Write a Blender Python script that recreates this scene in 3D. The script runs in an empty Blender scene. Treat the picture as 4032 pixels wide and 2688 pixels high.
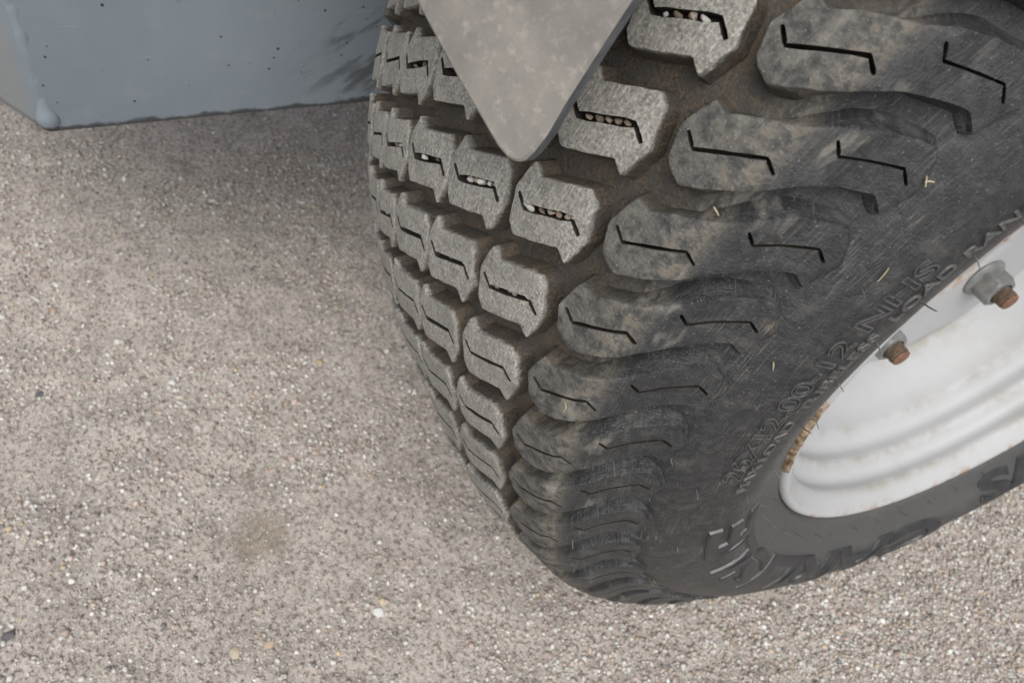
import bpy, bmesh, math, random
import numpy as np
from mathutils import Matrix, Vector
from mathutils.geometry import delaunay_2d_cdt
random.seed(7)
RNG = np.random.default_rng(11)
scene = bpy.context.scene
COL = scene.collection
PI = math.pi
AXLE = 0.312            # axle height above the ground (m)
SC = 0.330 / 1.014      # tyre radius units -> metres

# ------------------------------------------------------------------ camera
cam_d = bpy.data.cameras.new('camera'); cam = bpy.data.objects.new('camera', cam_d); COL.objects.link(cam)
cam_d.sensor_width = 36; cam_d.lens = 28.228; cam_d.clip_start = 0.01; cam_d.clip_end = 200
right = Vector((0.3864, 0.9101, 0.1496)); down = Vector((0.7281, -0.2015, -0.6552)); fwd = Vector((-0.5661, 0.3621, -0.7405))
m = Matrix((( right.x, -down.x, -fwd.x), (right.y, -down.y, -fwd.y), (right.z, -down.z, -fwd.z))).to_4x4()
m.translation = Vector((0.24348, -0.43533, 0.28223 + AXLE))
cam.matrix_world = m
cam_d.dof.use_dof = True; cam_d.dof.focus_distance = 0.335; cam_d.dof.aperture_fstop = 17
scene.camera = cam

# ------------------------------------------------------------------ light
world = bpy.data.worlds.new('World'); scene.world = world; world.use_nodes = True
wn = world.node_tree.nodes; wl = world.node_tree.links
bgn = wn['Background']
sky = wn.new('ShaderNodeTexSky'); sky.sky_type = 'NISHITA'; sky.sun_disc = False
SUN_EL, SUN_AZ = math.radians(52), math.radians(118)     # azimuth from +Y towards +X
sky.sun_elevation = SUN_EL; sky.sun_rotation = SUN_AZ
sky.air_density = 0.7; sky.dust_density = 3.0; sky.ozone_density = 0.4
hs = wn.new('ShaderNodeHueSaturation'); hs.inputs['Saturation'].default_value = 0.42     # thin white overcast
wl.new(sky.outputs[0], hs.inputs['Color']); wl.new(hs.outputs[0], bgn.inputs[0]); bgn.inputs[1].default_value = 0.070
sun_d = bpy.data.lights.new('sun', 'SUN'); sun = bpy.data.objects.new('sun', sun_d); COL.objects.link(sun)
sun_d.energy = 1.5; sun_d.angle = math.radians(58); sun_d.color = (1.0, 0.965, 0.92)
sd = Vector((math.sin(SUN_AZ) * math.cos(SUN_EL), math.cos(SUN_AZ) * math.cos(SUN_EL), math.sin(SUN_EL)))
sun.rotation_euler = sd.to_track_quat('Z', 'Y').to_euler()
vs = scene.view_settings
vs.view_transform = 'Standard'; vs.look = 'None'; vs.gamma = 1; vs.use_curve_mapping = False; vs.exposure = 0.95

# ------------------------------------------------------------------ helpers
def tag(o, label, cat, group=None, kind=None):
    if label: o['label'] = label
    if cat: o['category'] = cat
    if group: o['group'] = group
    if kind: o['kind'] = kind
    return o
def empty(name, loc=(0, 0, 0)):
    o = bpy.data.objects.new(name, None); COL.objects.link(o); o.location = loc; return o
def link(name, me, mat=None, parent=None):
    o = bpy.data.objects.new(name, me); COL.objects.link(o)
    if mat is not None and not me.materials: me.materials.append(mat)
    o.parent = parent
    return o
def mesh(name, verts, faces, attrs=None, smooth=True, sharp=None):
    me = bpy.data.meshes.new(name); me.from_pydata([tuple(v) for v in verts], [], faces)
    if attrs:
        for k, a in attrs.items():
            a = np.asarray(a, np.float32)
            t = me.attributes.new(k, 'FLOAT_VECTOR' if a.ndim == 2 else 'FLOAT', 'POINT')
            t.data.foreach_set('vector' if a.ndim == 2 else 'value', a.ravel())
    me.polygons.foreach_set('use_smooth', [smooth] * len(me.polygons))
    me.update()
    if sharp: me.set_sharp_from_angle(angle=math.radians(sharp))
    return me
def bm_mesh(name, bm, smooth=True, sharp=None):
    me = bpy.data.meshes.new(name); bm.to_mesh(me); bm.free()
    me.polygons.foreach_set('use_smooth', [smooth] * len(me.polygons))
    if sharp: me.set_sharp_from_angle(angle=math.radians(sharp))
    return me
_tab = RNG.random((64, 64, 64)).astype(np.float32)
def vnoise(p):                                   # smooth value noise, numpy, p (n,3)
    p = np.asarray(p, float); i = np.floor(p).astype(int); f = p - i; f = f * f * (3 - 2 * f)
    r = 0
    for dx in (0, 1):
        for dy in (0, 1):
            for dz in (0, 1):
                w = (f[:, 0] if dx else 1 - f[:, 0]) * (f[:, 1] if dy else 1 - f[:, 1]) * (f[:, 2] if dz else 1 - f[:, 2])
                r = r + w * _tab[(i[:, 0] + dx) % 64, (i[:, 1] + dy) % 64, (i[:, 2] + dz) % 64]
    return r
def fbm(p, oct=4):
    p = np.asarray(p, float); a = 1; t = 0; n = 0
    for k in range(oct):
        t = t + a * vnoise(p * 2 ** k + 17.3 * k); n += a; a *= 0.5
    return t / n

# ------------------------------------------------------------------ material helpers
class N:
    def __init__(s, name):
        s.m = bpy.data.materials.new(name); s.m.use_nodes = True
        s.t = s.m.node_tree; s.b = s.t.nodes['Principled BSDF']
    def node(s, typ, **kw):
        n = s.t.nodes.new(typ)
        for k, v in kw.items(): setattr(n, k, v)
        return n
    def put(s, sock, v):
        if hasattr(v, 'is_output') or isinstance(v, bpy.types.NodeSocket): s.t.links.new(v, sock)
        else: sock.default_value = v
    def math(s, op, a, b=0.0, clamp=False):
        n = s.node('ShaderNodeMath', operation=op, use_clamp=clamp); s.put(n.inputs[0], a); s.put(n.inputs[1], b); return n.outputs[0]
    def vmath(s, op, a, b):
        n = s.node('ShaderNodeVectorMath', operation=op); s.put(n.inputs[0], a); s.put(n.inputs[1], b); return n.outputs[0]
    def mix(s, f, a, b):
        n = s.node('ShaderNodeMix', data_type='RGBA'); s.put(n.inputs[0], f)
        s.put(n.inputs[6], a if hasattr(a, 'node') else (*a, 1)); s.put(n.inputs[7], b if hasattr(b, 'node') else (*b, 1)); return n.outputs[2]
    def noise(s, vec, scale, detail=4.0, rough=0.55, dist=0.0):
        n = s.node('ShaderNodeTexNoise'); s.put(n.inputs['Vector'], vec); n.inputs['Scale'].default_value = scale
        n.inputs['Detail'].default_value = detail; n.inputs['Roughness'].default_value = rough; n.inputs['Distortion'].default_value = dist; return n.outputs[0]
    def voro(s, vec, scale, feature='F1', rnd=1.0):
        n = s.node('ShaderNodeTexVoronoi', feature=feature); s.put(n.inputs['Vector'], vec); n.inputs['Scale'].default_value = scale
        n.inputs['Randomness'].default_value = rnd; return n
    def ramp(s, f, lo, hi):                       # smoothstep lo..hi
        n = s.node('ShaderNodeMapRange', interpolation_type='SMOOTHSTEP'); s.put(n.inputs[0], f)
        n.inputs[1].default_value = lo; n.inputs[2].default_value = hi; return n.outputs[0]
    def mapping(s, vec, rot=(0, 0, 0), scale=(1, 1, 1)):
        n = s.node('ShaderNodeMapping'); s.put(n.inputs[0], vec); n.inputs[2].default_value = rot; n.inputs[3].default_value = scale; return n.outputs[0]
    def attr(s, name):
        return s.node('ShaderNodeAttribute', attribute_name=name)
    def coord(s): return s.node('ShaderNodeTexCoord')
    def bump(s, h, strength=0.4, dist=0.001, prev=None):
        n = s.node('ShaderNodeBump'); n.inputs['Strength'].default_value = strength; n.inputs['Distance'].default_value = dist
        s.put(n.inputs['Height'], h)
        if prev: s.put(n.inputs['Normal'], prev)
        return n.outputs[0]
    def done(s, col, rough, normal=None, metal=0.0, spec=None):
        s.put(s.b.inputs['Base Color'], col if hasattr(col, 'node') else (*col, 1)); s.put(s.b.inputs['Roughness'], rough)
        s.b.inputs['Metallic'].default_value = metal
        if spec is not None: s.b.inputs['Specular IOR Level'].default_value = spec
        if normal is not None: s.put(s.b.inputs['Normal'], normal)
        return s.m

def mat_rubber():
    n = N('tyre_rubber')
    at = n.attr('suv'); info = n.node('ShaderNodeObjectInfo')
    sep = n.node('ShaderNodeSeparateXYZ'); n.put(sep.inputs[0], at.outputs['Vector'])
    S, Q, W = sep.outputs
    off = n.node('ShaderNodeCombineXYZ'); n.put(off.inputs[0], n.math('MULTIPLY', info.outputs['Random'], 7.0)); n.put(off.inputs[1], n.math('MULTIPLY', info.outputs['Random'], 23.0))
    flat = n.node('ShaderNodeCombineXYZ'); n.put(flat.inputs[0], S); n.put(flat.inputs[1], Q)
    n.put(flat.inputs[2], n.math('MULTIPLY', W, 0.03))
    v = n.vmath('ADD', flat.outputs[0], off.outputs[0])
    streak_v = n.mapping(v, rot=(0, 0, math.radians(24)), scale=(460, 20, 1))
    streak = n.noise(streak_v, 1.0, 3.0, 0.6)
    streak2 = n.noise(n.mapping(v, rot=(0, 0, math.radians(52)), scale=(330, 40, 1)), 1.0, 2.0, 0.6)
    big = n.noise(v, 9.0, 4.0, 0.6); mid = n.noise(v, 55.0, 5.0, 0.65); fine = n.noise(v, 230.0, 4.0, 0.7)
    absS = n.math('ABSOLUTE', S)
    # sidewall rubber: dark, pale scuff streaks, patches of dried dust
    side = n.mix(n.ramp(mid, 0.35, 0.7), (0.020, 0.0213, 0.0235), (0.039, 0.041, 0.0445))
    side = n.mix(n.math('MULTIPLY', n.ramp(n.math('ADD', streak, n.math('MULTIPLY', n.math('SUBTRACT', big, 0.5), 0.5)), 0.54, 0.77), 0.42), side, (0.19, 0.184, 0.168))
    side = n.mix(n.math('MULTIPLY', n.ramp(n.noise(v, 22, 5, .65), 0.50, 0.72), 0.36), side, (0.125, 0.123, 0.115))
    side = n.mix(n.math('MULTIPLY', n.ramp(n.noise(n.mapping(v, rot=(0, 0, math.radians(30)), scale=(1, 0.45, 1)), 420, 2, .5), 0.67, 0.73), 0.5), side, (0.34, 0.32, 0.27))
    dust = n.math('MULTIPLY', n.ramp(n.math('ADD', big, n.math('MULTIPLY', streak, 0.35)), 0.80, 0.95), 0.55)
    side = n.mix(dust, side, (0.22, 0.185, 0.135))
    # smooth cleaner grey band by the bead
    side = n.mix(n.math('MULTIPLY', n.ramp(n.math('ADD', S, n.math('MULTIPLY', big, 0.05)), 0.755, 0.83), 0.75), side, (0.092, 0.093, 0.091))
    # worn, dusty tread faces
    top = n.mix(n.ramp(mid, 0.30, 0.68), (0.172, 0.168, 0.154), (0.305, 0.296, 0.266))
    top = n.mix(n.math('MULTIPLY', n.ramp(fine, 0.52, 0.66), 0.72), top, (0.50, 0.495, 0.455))
    top = n.mix(n.math('MULTIPLY', n.ramp(fine, 0.48, 0.34), 0.75), top, (0.085, 0.085, 0.079))
    top = n.mix(n.math('MULTIPLY', n.ramp(streak2, 0.53, 0.70), 0.60), top, (0.47, 0.465, 0.43))
    # shoulder faces: darker, brown mottling
    sh = n.mix(n.ramp(mid, 0.32, 0.66), (0.042, 0.043, 0.042), (0.135, 0.132, 0.119))
    sh = n.mix(n.math('MULTIPLY', n.ramp(n.math('ADD', big, n.math('MULTIPLY', fine, 0.5)), 0.86, 1.02), 0.55), sh, (0.135, 0.116, 0.092))
    sh = n.mix(n.math('MULTIPLY', n.ramp(fine, 0.57, 0.70), 0.6), sh, (0.30, 0.29, 0.255))
    top = n.mix(n.math('MULTIPLY', n.ramp(big, 0.48, 0.66), 0.40), top, (0.15, 0.148, 0.135))
    face = n.mix(n.ramp(n.math('ADD', absS, n.math('MULTIPLY', big, 0.06)), 0.385, 0.415), top, sh)
    edge = n.ramp(n.math('ADD', absS, n.math('MULTIPLY', n.math('SUBTRACT', mid, 0.5), 0.09)), 0.470, 0.496)
    # dust line just inside the border of the worn zone
    face = n.mix(n.math('MULTIPLY', n.math('MULTIPLY', n.ramp(n.math('ADD', absS, n.math('MULTIPLY', mid, 0.05)), 0.45, 0.50), n.ramp(n.math('ADD', mid, n.math('MULTIPLY', fine, 0.5)), 0.70, 0.86)), 0.70), face, (0.180, 0.152, 0.118))
    face = n.mix(edge, face, side)
    # soil packed into the grooves
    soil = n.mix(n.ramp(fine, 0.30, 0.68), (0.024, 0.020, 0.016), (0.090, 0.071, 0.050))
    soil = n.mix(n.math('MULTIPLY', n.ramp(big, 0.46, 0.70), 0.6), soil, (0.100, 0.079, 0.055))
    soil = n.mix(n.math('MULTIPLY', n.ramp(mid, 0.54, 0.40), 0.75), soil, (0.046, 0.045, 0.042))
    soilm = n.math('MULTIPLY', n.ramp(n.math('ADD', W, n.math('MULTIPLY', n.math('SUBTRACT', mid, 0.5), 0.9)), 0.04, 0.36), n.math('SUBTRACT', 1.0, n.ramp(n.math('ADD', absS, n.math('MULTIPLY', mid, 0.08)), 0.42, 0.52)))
    # pale dust smears on the shoulder faces
    sm_ = n.math('MULTIPLY', n.ramp(n.noise(n.mapping(v, rot=(0, 0, math.radians(-20)), scale=(1, 0.35, 1)), 30, 3, .55), 0.56, 0.70), n.math('MULTIPLY', n.ramp(absS, 0.40, 0.43), n.ramp(absS, 0.56, 0.50)))
    face = n.mix(n.math('MULTIPLY', sm_, 0.55), face, (0.27, 0.26, 0.225))
    col = n.mix(soilm, face, soil)
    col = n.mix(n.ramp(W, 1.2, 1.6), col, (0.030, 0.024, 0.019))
    h = n.math('ADD', n.math('ADD', fine, n.math('MULTIPLY', mid, 1.4)), n.math('MULTIPLY', streak, 0.5))
    b = n.bump(h, 0.75, 0.0010)
    rough = n.math('ADD', 0.37, n.math('MULTIPLY', n.math('SUBTRACT', 1.0, edge), 0.35))
    return n.done(col, rough, b, spec=0.45)

def mat_simple(name, c1, c2, scale, rough=0.6, bump=0.3, bd=0.0005, spec=None, detail=5):
    n = N(name); v = n.coord().outputs['Object']
    f = n.noise(v, scale, detail, 0.6); g = n.noise(v, scale * 5, 3, 0.6)
    c = n.mix(n.ramp(f, 0.32, 0.68), c1, c2)
    return n.done(c, rough, n.bump(n.math('ADD', f, g), bump, bd), spec=spec)

def mat_rim():
    n = N('white_wheel_paint'); v = n.coord().outputs['Object']; at = n.attr('prof')
    sep = n.node('ShaderNodeSeparateXYZ'); n.put(sep.inputs[0], at.outputs['Vector'])
    dirt = sep.outputs[0]; rust = sep.outputs[1]
    f = n.noise(v, 22, 5, 0.65); g = n.noise(v, 120, 5, 0.65); k = n.noise(v, 420, 3, 0.6)
    c = n.mix(n.math('MULTIPLY', n.ramp(f, 0.45, 0.75), 0.35), (0.405, 0.417, 0.428), (0.34, 0.348, 0.352))
    c = n.mix(n.math('MULTIPLY', n.math('MULTIPLY', n.ramp(n.math('ADD', f, n.math('MULTIPLY', g, 0.6)), 0.66, 1.0), n.math('POWER', dirt, 1.5)), 0.5), c, (0.235, 0.20, 0.13))
    c = n.mix(n.math('MULTIPLY', n.ramp(g, 0.70, 0.76), 0.5), c, (0.25, 0.22, 0.16))
    c = n.mix(n.math('MULTIPLY', n.ramp(n.math('ADD', g, n.math('MULTIPLY', f, 0.8)), 0.93, 1.05), rust), c, (0.30, 0.15, 0.055))
    return n.done(c, n.math('ADD', 0.42, n.math('MULTIPLY', f, 0.25)), n.bump(k, 0.12, 0.0003), spec=0.35)

def mat_box():
    n = N('blue_grey_paint'); v = n.coord().outputs['Object']
    f = n.noise(v, 7, 5, 0.6); g = n.noise(v, 60, 4, 0.6); k = n.noise(v, 500, 3, 0.6)
    c = n.mix(n.ramp(f, 0.3, 0.7), (0.157, 0.192, 0.224), (0.188, 0.224, 0.254))
    c = n.mix(n.math('MULTIPLY', n.ramp(g, 0.52, 0.75), 0.25), c, (0.235, 0.262, 0.282))
    sep = n.node('ShaderNodeSeparateXYZ'); n.put(sep.inputs[0], v)
    # small rust-black pits and cream scuffs
    vo = n.voro(v, 120); pits = n.ramp(n.math('ADD', vo.outputs['Distance'], n.math('MULTIPLY', n.noise(v, 45, 2, .5), 0.35)), 0.262, 0.222)
    c = n.mix(pits, c, (0.030, 0.022, 0.016))
    sc = n.ramp(n.math('ADD', n.noise(n.mapping(v, rot=(0.35, 0, 0), scale=(1, 0.7, 1.6)), 62, 2, .55), n.math('MULTIPLY', n.noise(v, 260, 2, .5), 0.10)), 0.795, 0.815)
    c = n.mix(n.math('MULTIPLY', sc, 0.65), c, (0.40, 0.37, 0.30))
    ln = n.ramp(n.noise(n.mapping(v, rot=(0.9, 0, 0), scale=(1, 14, 260)), 1.0, 2, .5), 0.70, 0.76)      # hairline scratches
    c = n.mix(n.math('MULTIPLY', ln, 0.35), c, (0.33, 0.35, 0.36))
    # scraped black lower edge, smears of tyre rubber towards the wheel
    low = n.ramp(n.math('ADD', sep.outputs[2], n.math('MULTIPLY', n.noise(v, 35, 4, .7), 0.014)), 0.0128, 0.0100)
    c = n.mix(n.math('MULTIPLY', low, 0.80), c, (0.018, 0.015, 0.013))
    sm = n.noise(n.mapping(n.mapping(v, rot=(math.radians(-32), 0, 0)), scale=(1, 14, 75)), 1.0, 5, 0.65)
    smm = n.math('MULTIPLY', n.ramp(sm, 0.50, 0.64), n.ramp(sep.outputs[1], 0.125, 0.23))
    c = n.mix(n.math('MULTIPLY', smm, 0.70), c, (0.022, 0.018, 0.014))
    br_ = n.noise(n.mapping(v, scale=(60, 60, 9)), 1.0, 4, 0.6)                       # brown scrapes on the angled end
    c = n.mix(n.math('MULTIPLY', n.math('MULTIPLY', n.ramp(br_, 0.62, 0.70), n.ramp(sep.outputs[1], -0.012, -0.03)), 0.75), c, (0.10, 0.075, 0.05))
    c = n.mix(n.math('MULTIPLY', n.ramp(sep.outputs[1], -0.002, -0.01), 0.55), c, (0.20, 0.20, 0.195))  # angled end tinted grey: its weaker, less blue light painted into the colour
    return n.done(c, n.math('ADD', 0.38, n.math('MULTIPLY', g, 0.25)), n.bump(n.math('ADD', k, g), 0.15, 0.0004), spec=0.5)

def mat_bracket():
    n = N('dusty_steel'); v = n.coord().outputs['Object']
    f = n.noise(v, 45, 5, 0.65); g = n.noise(v, 210, 5, 0.65)
    big = n.noise(v, 16, 3, 0.6)
    c = n.mix(n.ramp(f, 0.25, 0.75), (0.170, 0.163, 0.150), (0.255, 0.240, 0.213))
    c = n.mix(n.math('MULTIPLY', n.ramp(g, 0.50, 0.72), 0.55), c, (0.37, 0.35, 0.31))
    c = n.mix(n.math('MULTIPLY', n.ramp(g, 0.45, 0.30), 0.5), c, (0.20, 0.20, 0.20))
    c = n.mix(n.math('MULTIPLY', n.ramp(big, 0.42, 0.64), 0.55), c, (0.115, 0.110, 0.102))
    return n.done(c, 0.62, n.bump(n.math('ADD', f, g), 0.35, 0.0008), spec=0.4)

def mat_ground():
    n = N('compacted_grit'); v = n.node('ShaderNodeNewGeometry').outputs['Position']
    big = n.noise(v, 3.2, 4, 0.6); mid = n.noise(v, 28, 5, 0.65); fine = n.noise(v, 260, 5, 0.75); gr = n.noise(v, 900, 3, 0.7)
    c = n.mix(n.ramp(mid, 0.30, 0.70), (0.316, 0.282, 0.251), (0.492, 0.446, 0.402))
    c = n.mix(n.math('MULTIPLY', n.ramp(big, 0.40, 0.65), 0.35), c, (0.54, 0.49, 0.44))
    c = n.mix(n.math('MULTIPLY', n.ramp(fine, 0.50, 0.66), 0.75), c, (0.64, 0.60, 0.55))
    c = n.mix(n.math('MULTIPLY', n.ramp(fine, 0.50, 0.37), 0.9), c, (0.135, 0.112, 0.096))
    c = n.mix(n.math('MULTIPLY', n.ramp(gr, 0.54, 0.66), 0.6), c, (0.70, 0.68, 0.64))
    # damp brown spot
    d = n.node('ShaderNodeVectorMath', operation='DISTANCE'); n.put(d.inputs[0], v); d.inputs[1].default_value = (-0.074, -0.418, 0)
    spot = n.ramp(n.math('ADD', d.outputs['Value'], n.math('MULTIPLY', mid, 0.035)), 0.048, 0.026)
    c = n.mix(n.math('MULTIPLY', spot, 0.55), c, (0.27, 0.225, 0.165))
    return n.done(c, 0.9, n.bump(n.math('ADD', fine, n.math('MULTIPLY', gr, 0.5)), 0.9, 0.0022), spec=0.25)

def mat_stone(name='gravel_stone'):
    n = N(name); a = n.attr('col'); v = n.coord().outputs['Object']
    g = n.noise(v, 900, 3, 0.6)
    c = n.mix(n.math('MULTIPLY', n.ramp(g, 0.35, 0.7), 0.30), a.outputs['Color'], (0.30, 0.27, 0.24))
    return n.done(c, 0.8, None, spec=0.3)

M_RUB = mat_rubber(); M_RIM = mat_rim(); M_BOX = mat_box(); M_BRK = mat_bracket(); M_GND = mat_ground(); M_STN = mat_stone()
M_NUT = mat_simple('zinc_nut', (0.135, 0.145, 0.142), (0.205, 0.215, 0.21), 160, 0.45, 0.25, 0.0004)
def mat_stud():
    n = N('rusty_stud'); v = n.coord().outputs['Object']; sep = n.node('ShaderNodeSeparateXYZ'); n.put(sep.inputs[0], v)
    f = n.noise(v, 300, 4, 0.6)
    side = n.mix(n.ramp(f, 0.35, 0.65), (0.070, 0.055, 0.042), (0.155, 0.105, 0.068)); end = n.mix(n.ramp(f, 0.3, 0.7), (0.14, 0.068, 0.040), (0.23, 0.125, 0.080))
    return n.done(n.mix(n.ramp(sep.outputs[0], 0.0240, 0.0252), side, end), 0.7, n.bump(f, 0.5, 0.0005))
M_STUD = mat_stud()
M_HUB = mat_simple('rust_primer', (0.25, 0.085, 0.035), (0.36, 0.135, 0.060), 60, 0.8, 0.4, 0.0006)
M_CRUD = mat_simple('rust_flakes', (0.10, 0.055, 0.025), (0.34, 0.27, 0.18), 240, 0.9, 0.8, 0.001)
M_STRAW = mat_simple('dry_grass', (0.30, 0.255, 0.15), (0.42, 0.37, 0.24), 200, 0.7, 0.2)
M_HAIR = mat_simple('rubber_hair', (0.060, 0.060, 0.061), (0.12, 0.12, 0.12), 300, 0.35, 0.2)
M_LET = mat_simple('worn_letter_rubber', (0.045, 0.046, 0.048), (0.095, 0.095, 0.093), 300, 0.36, 0.4, 0.0005, spec=0.6)
M_EDGE = mat_simple('dark_bracket_side', (0.070, 0.078, 0.088), (0.13, 0.138, 0.145), 120, 0.6, 0.4, 0.0006)  # bracket sides and back, darker blue-grey than its face
M_FACE = mat_simple('smooth_black_rubber', (0.020, 0.022, 0.025), (0.034, 0.036, 0.040), 120, 0.42, 0.3, 0.0004)
M_WELD = M_BOX

# ------------------------------------------------------------------ ground
def gz(x, y):
    p = np.stack([x, y, 0 * x], 1)
    return 0.010 * (fbm(p * 4 + 3, 3) - 0.5) * np.exp(-((x / 3) ** 2 + (y / 3) ** 2)) + 0.0050 * (fbm(p * 38, 3) - 0.5) + 0.0036 * (fbm(p * 150 + 5, 2) - 0.5)
def axis(c, half, n, far):
    a = np.linspace(-1, 1, n); f = half * a
    ext = far * (0.02 + np.linspace(0, 1, 26)[1:] ** 2.5)
    return np.concatenate([c - half - ext[::-1], c + f, c + half + ext])
gx = axis(-0.30, 0.78, 330, 14); gy = axis(-0.12, 0.66, 290, 14)
X, Y = np.meshgrid(gx, gy, indexing='ij'); Z = gz(X.ravel(), Y.ravel())
nx, ny = len(gx), len(gy)
idx = np.arange(nx * ny).reshape(nx, ny)
quads = np.stack([idx[:-1, :-1], idx[1:, :-1], idx[1:, 1:], idx[:-1, 1:]], -1).reshape(-1, 4)
me = mesh('ground', np.stack([X.ravel(), Y.ravel(), Z], 1), quads.tolist())
g = link('ground', me, M_GND); g['kind'] = 'structure'

# loose chippings: one mass of real little stones
def ico():
    t = (1 + 5 ** .5) / 2
    v = np.array([(-1, t, 0), (1, t, 0), (-1, -t, 0), (1, -t, 0), (0, -1, t), (0, 1, t), (0, -1, -t), (0, 1, -t), (t, 0, -1), (t, 0, 1), (-t, 0, -1), (-t, 0, 1)], float)
    v /= np.linalg.norm(v[0])
    f = np.array([(0, 11, 5), (0, 5, 1), (0, 1, 7), (0, 7, 10), (0, 10, 11), (1, 5, 9), (5, 11, 4), (11, 10, 2), (10, 7, 6), (7, 1, 8), (3, 9, 4), (3, 4, 2), (3, 2, 6), (3, 6, 8), (3, 8, 9), (4, 9, 5), (2, 4, 11), (6, 2, 10), (8, 6, 7), (9, 8, 1)])
    return v, f
def octa():
    v = np.array([(1, 0, 0), (-1, 0, 0), (0, 1, 0), (0, -1, 0), (0, 0, 1), (0, 0, -1)], float)
    f = np.array([(0, 2, 4), (2, 1, 4), (1, 3, 4), (3, 0, 4), (2, 0, 5), (1, 2, 5), (3, 1, 5), (0, 3, 5)])
    return v, f
PAL = np.array([1.01, 1.0, 0.98]) * np.array([(.53, .53, .505), (.62, .62, .60), (.42, .375, .335), (.33, .275, .235), (.49, .405, .355), (.43, .375, .365), (.16, .155, .155), (.52, .43, .29), (.47, .345, .24), (.72, .725, .71)])
PW = np.array([.25, .11, .20, .17, .09, .09, .05, .012, .008, .022]); PW /= PW.sum()
def random_rot(n):
    q = RNG.normal(size=(n, 4)); q /= np.linalg.norm(q, axis=1)[:, None]; w, x, y, z = q.T
    return np.stack([np.stack([1 - 2 * (y * y + z * z), 2 * (x * y - z * w), 2 * (x * z + y * w)], 1), np.stack([2 * (x * y + z * w), 1 - 2 * (x * x + z * z), 2 * (y * z - x * w)], 1), np.stack([2 * (x * z - y * w), 2 * (y * z + x * w), 1 - 2 * (x * x + y * y)], 1)], 1)
def stones(base, xy, rad, sink):
    v, f = base; n = len(xy)
    sc = RNG.uniform(0.6, 1.25, (n, 1, 3)) * rad[:, None, None]
    jit = 1 + RNG.uniform(-0.22, 0.22, (n, len(v), 1))
    P = np.einsum('nij,nvj->nvi', random_rot(n), v[None] * jit * sc)
    P[:, :, 2] *= 0.75
    P[:, :, 0] += xy[:, 0:1]; P[:, :, 1] += xy[:, 1:2]; P[:, :, 2] += (gz(xy[:, 0], xy[:, 1]) + rad * sink)[:, None]
    c = PAL[RNG.choice(len(PAL), n, p=PW)] * RNG.uniform(0.8, 1.12, (n, 1))
    F = f[None] + (np.arange(n) * len(v))[:, None, None]
    return P.reshape(-1, 3), F.reshape(-1, 3), np.repeat(c, len(v), 0)
def scatter(n, region, dens):
    out = np.zeros((0, 2))
    while len(out) < n:
        p = np.stack([RNG.uniform(region[0], region[1], n), RNG.uniform(region[2], region[3], n)], 1)
        k = RNG.random(n) < dens(p); out = np.concatenate([out, p[k]])
    return out[:n]
def dens(p):
    d = np.clip((fbm(np.c_[p * 9, 0 * p[:, 0]], 3) - 0.33) * 3.0, 0.30, 1)
    loose = 1 / (1 + np.exp(-((p[:, 1] + 0.9 * p[:, 0] + 0.10) / 0.05)))      # loose grit lies along the outer side of the wheel
    loose = np.where(p[:, 0] > -0.12, loose, 0)
    return np.clip(0.42 * d + 0.75 * loose, 0, 1)
def dens2(p):
    d = np.clip((fbm(np.c_[p * 14 + 9, 0 * p[:, 0]], 3) - 0.36) * 3.0, 0.10, 1)
    loose = np.where(p[:, 0] > -0.12, 1 / (1 + np.exp(-((p[:, 1] + 0.9 * p[:, 0] + 0.10) / 0.05))), 0)
    return np.clip(0.40 * d + 0.70 * loose, 0, 1)
reg = (-1.05, 0.36, -0.72, 0.42)
parts = []
xy = scatter(85000, reg, dens); parts.append(stones(octa(), xy, RNG.uniform(0.0007, 0.0014, len(xy)), 0.15))
xy = scatter(52000, reg, dens2); parts.append(stones(ico(), xy, RNG.uniform(0.0010, 0.0023, len(xy)), 0.18))
xy = scatter(700, reg, dens2); parts.append(stones(ico(), xy, RNG.uniform(0.0022, 0.0038, len(xy)), 0.1))
o = 0; VV = []; FF = []; CC = []
for v_, f_, c_ in parts: VV.append(v_); FF.append(f_ + o); CC.append(c_); o += len(v_)
VV = np.concatenate(VV); FF = np.concatenate(FF); CC = np.concatenate(CC)
me = bpy.data.meshes.new('gravel')
me.vertices.add(len(VV)); me.vertices.foreach_set('co', VV.astype(np.float32).ravel())
me.loops.add(FF.size); me.loops.foreach_set('vertex_index', FF.astype(np.int32).ravel())
me.polygons.add(len(FF)); me.polygons.foreach_set('loop_start', np.arange(0, FF.size, 3, dtype=np.int32))
me.update(calc_edges=True)
ca = me.attributes.new('col', 'FLOAT_COLOR', 'POINT'); ca.data.foreach_set('color', np.c_[CC, np.ones(len(CC))].astype(np.float32).ravel())
gv = link('gravel', me, M_STN); tag(gv, 'loose pale grey and taupe stone chippings scattered over the compacted ground', 'gravel', kind='stuff')

# ------------------------------------------------------------------ tyre profile
XC = -0.169
H = [(0.0, 1.0139), (0.1031, 1.009), (0.1996, 0.9975), (0.297, 0.9799), (0.3569, 0.9621), (0.3985, 0.9454), (0.443, 0.9298), (0.4740, 0.8940), (0.4905, 0.8480), (0.5140, 0.8030), (0.5463, 0.7252), (0.5540, 0.6514), (0.5245, 0.5827), (0.5090, 0.5497)]
FAR = 0.87
def spline(P):
    P = np.array(P, float); out = []
    for i in range(len(P) - 1):
        p0 = P[max(i - 1, 0)]; p1 = P[i]; p2 = P[i + 1]; p3 = P[min(i + 2, len(P) - 1)]
        t = np.linspace(0, 1, 24, endpoint=False)[:, None]
        out.append(.5 * ((2 * p1) + (-p0 + p2) * t + (2 * p0 - 5 * p1 + 4 * p2 - p3) * t ** 2 + (-p0 + 3 * p1 - 3 * p2 + p3) * t ** 3))
    return np.concatenate(out + [P[-1:]])
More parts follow.
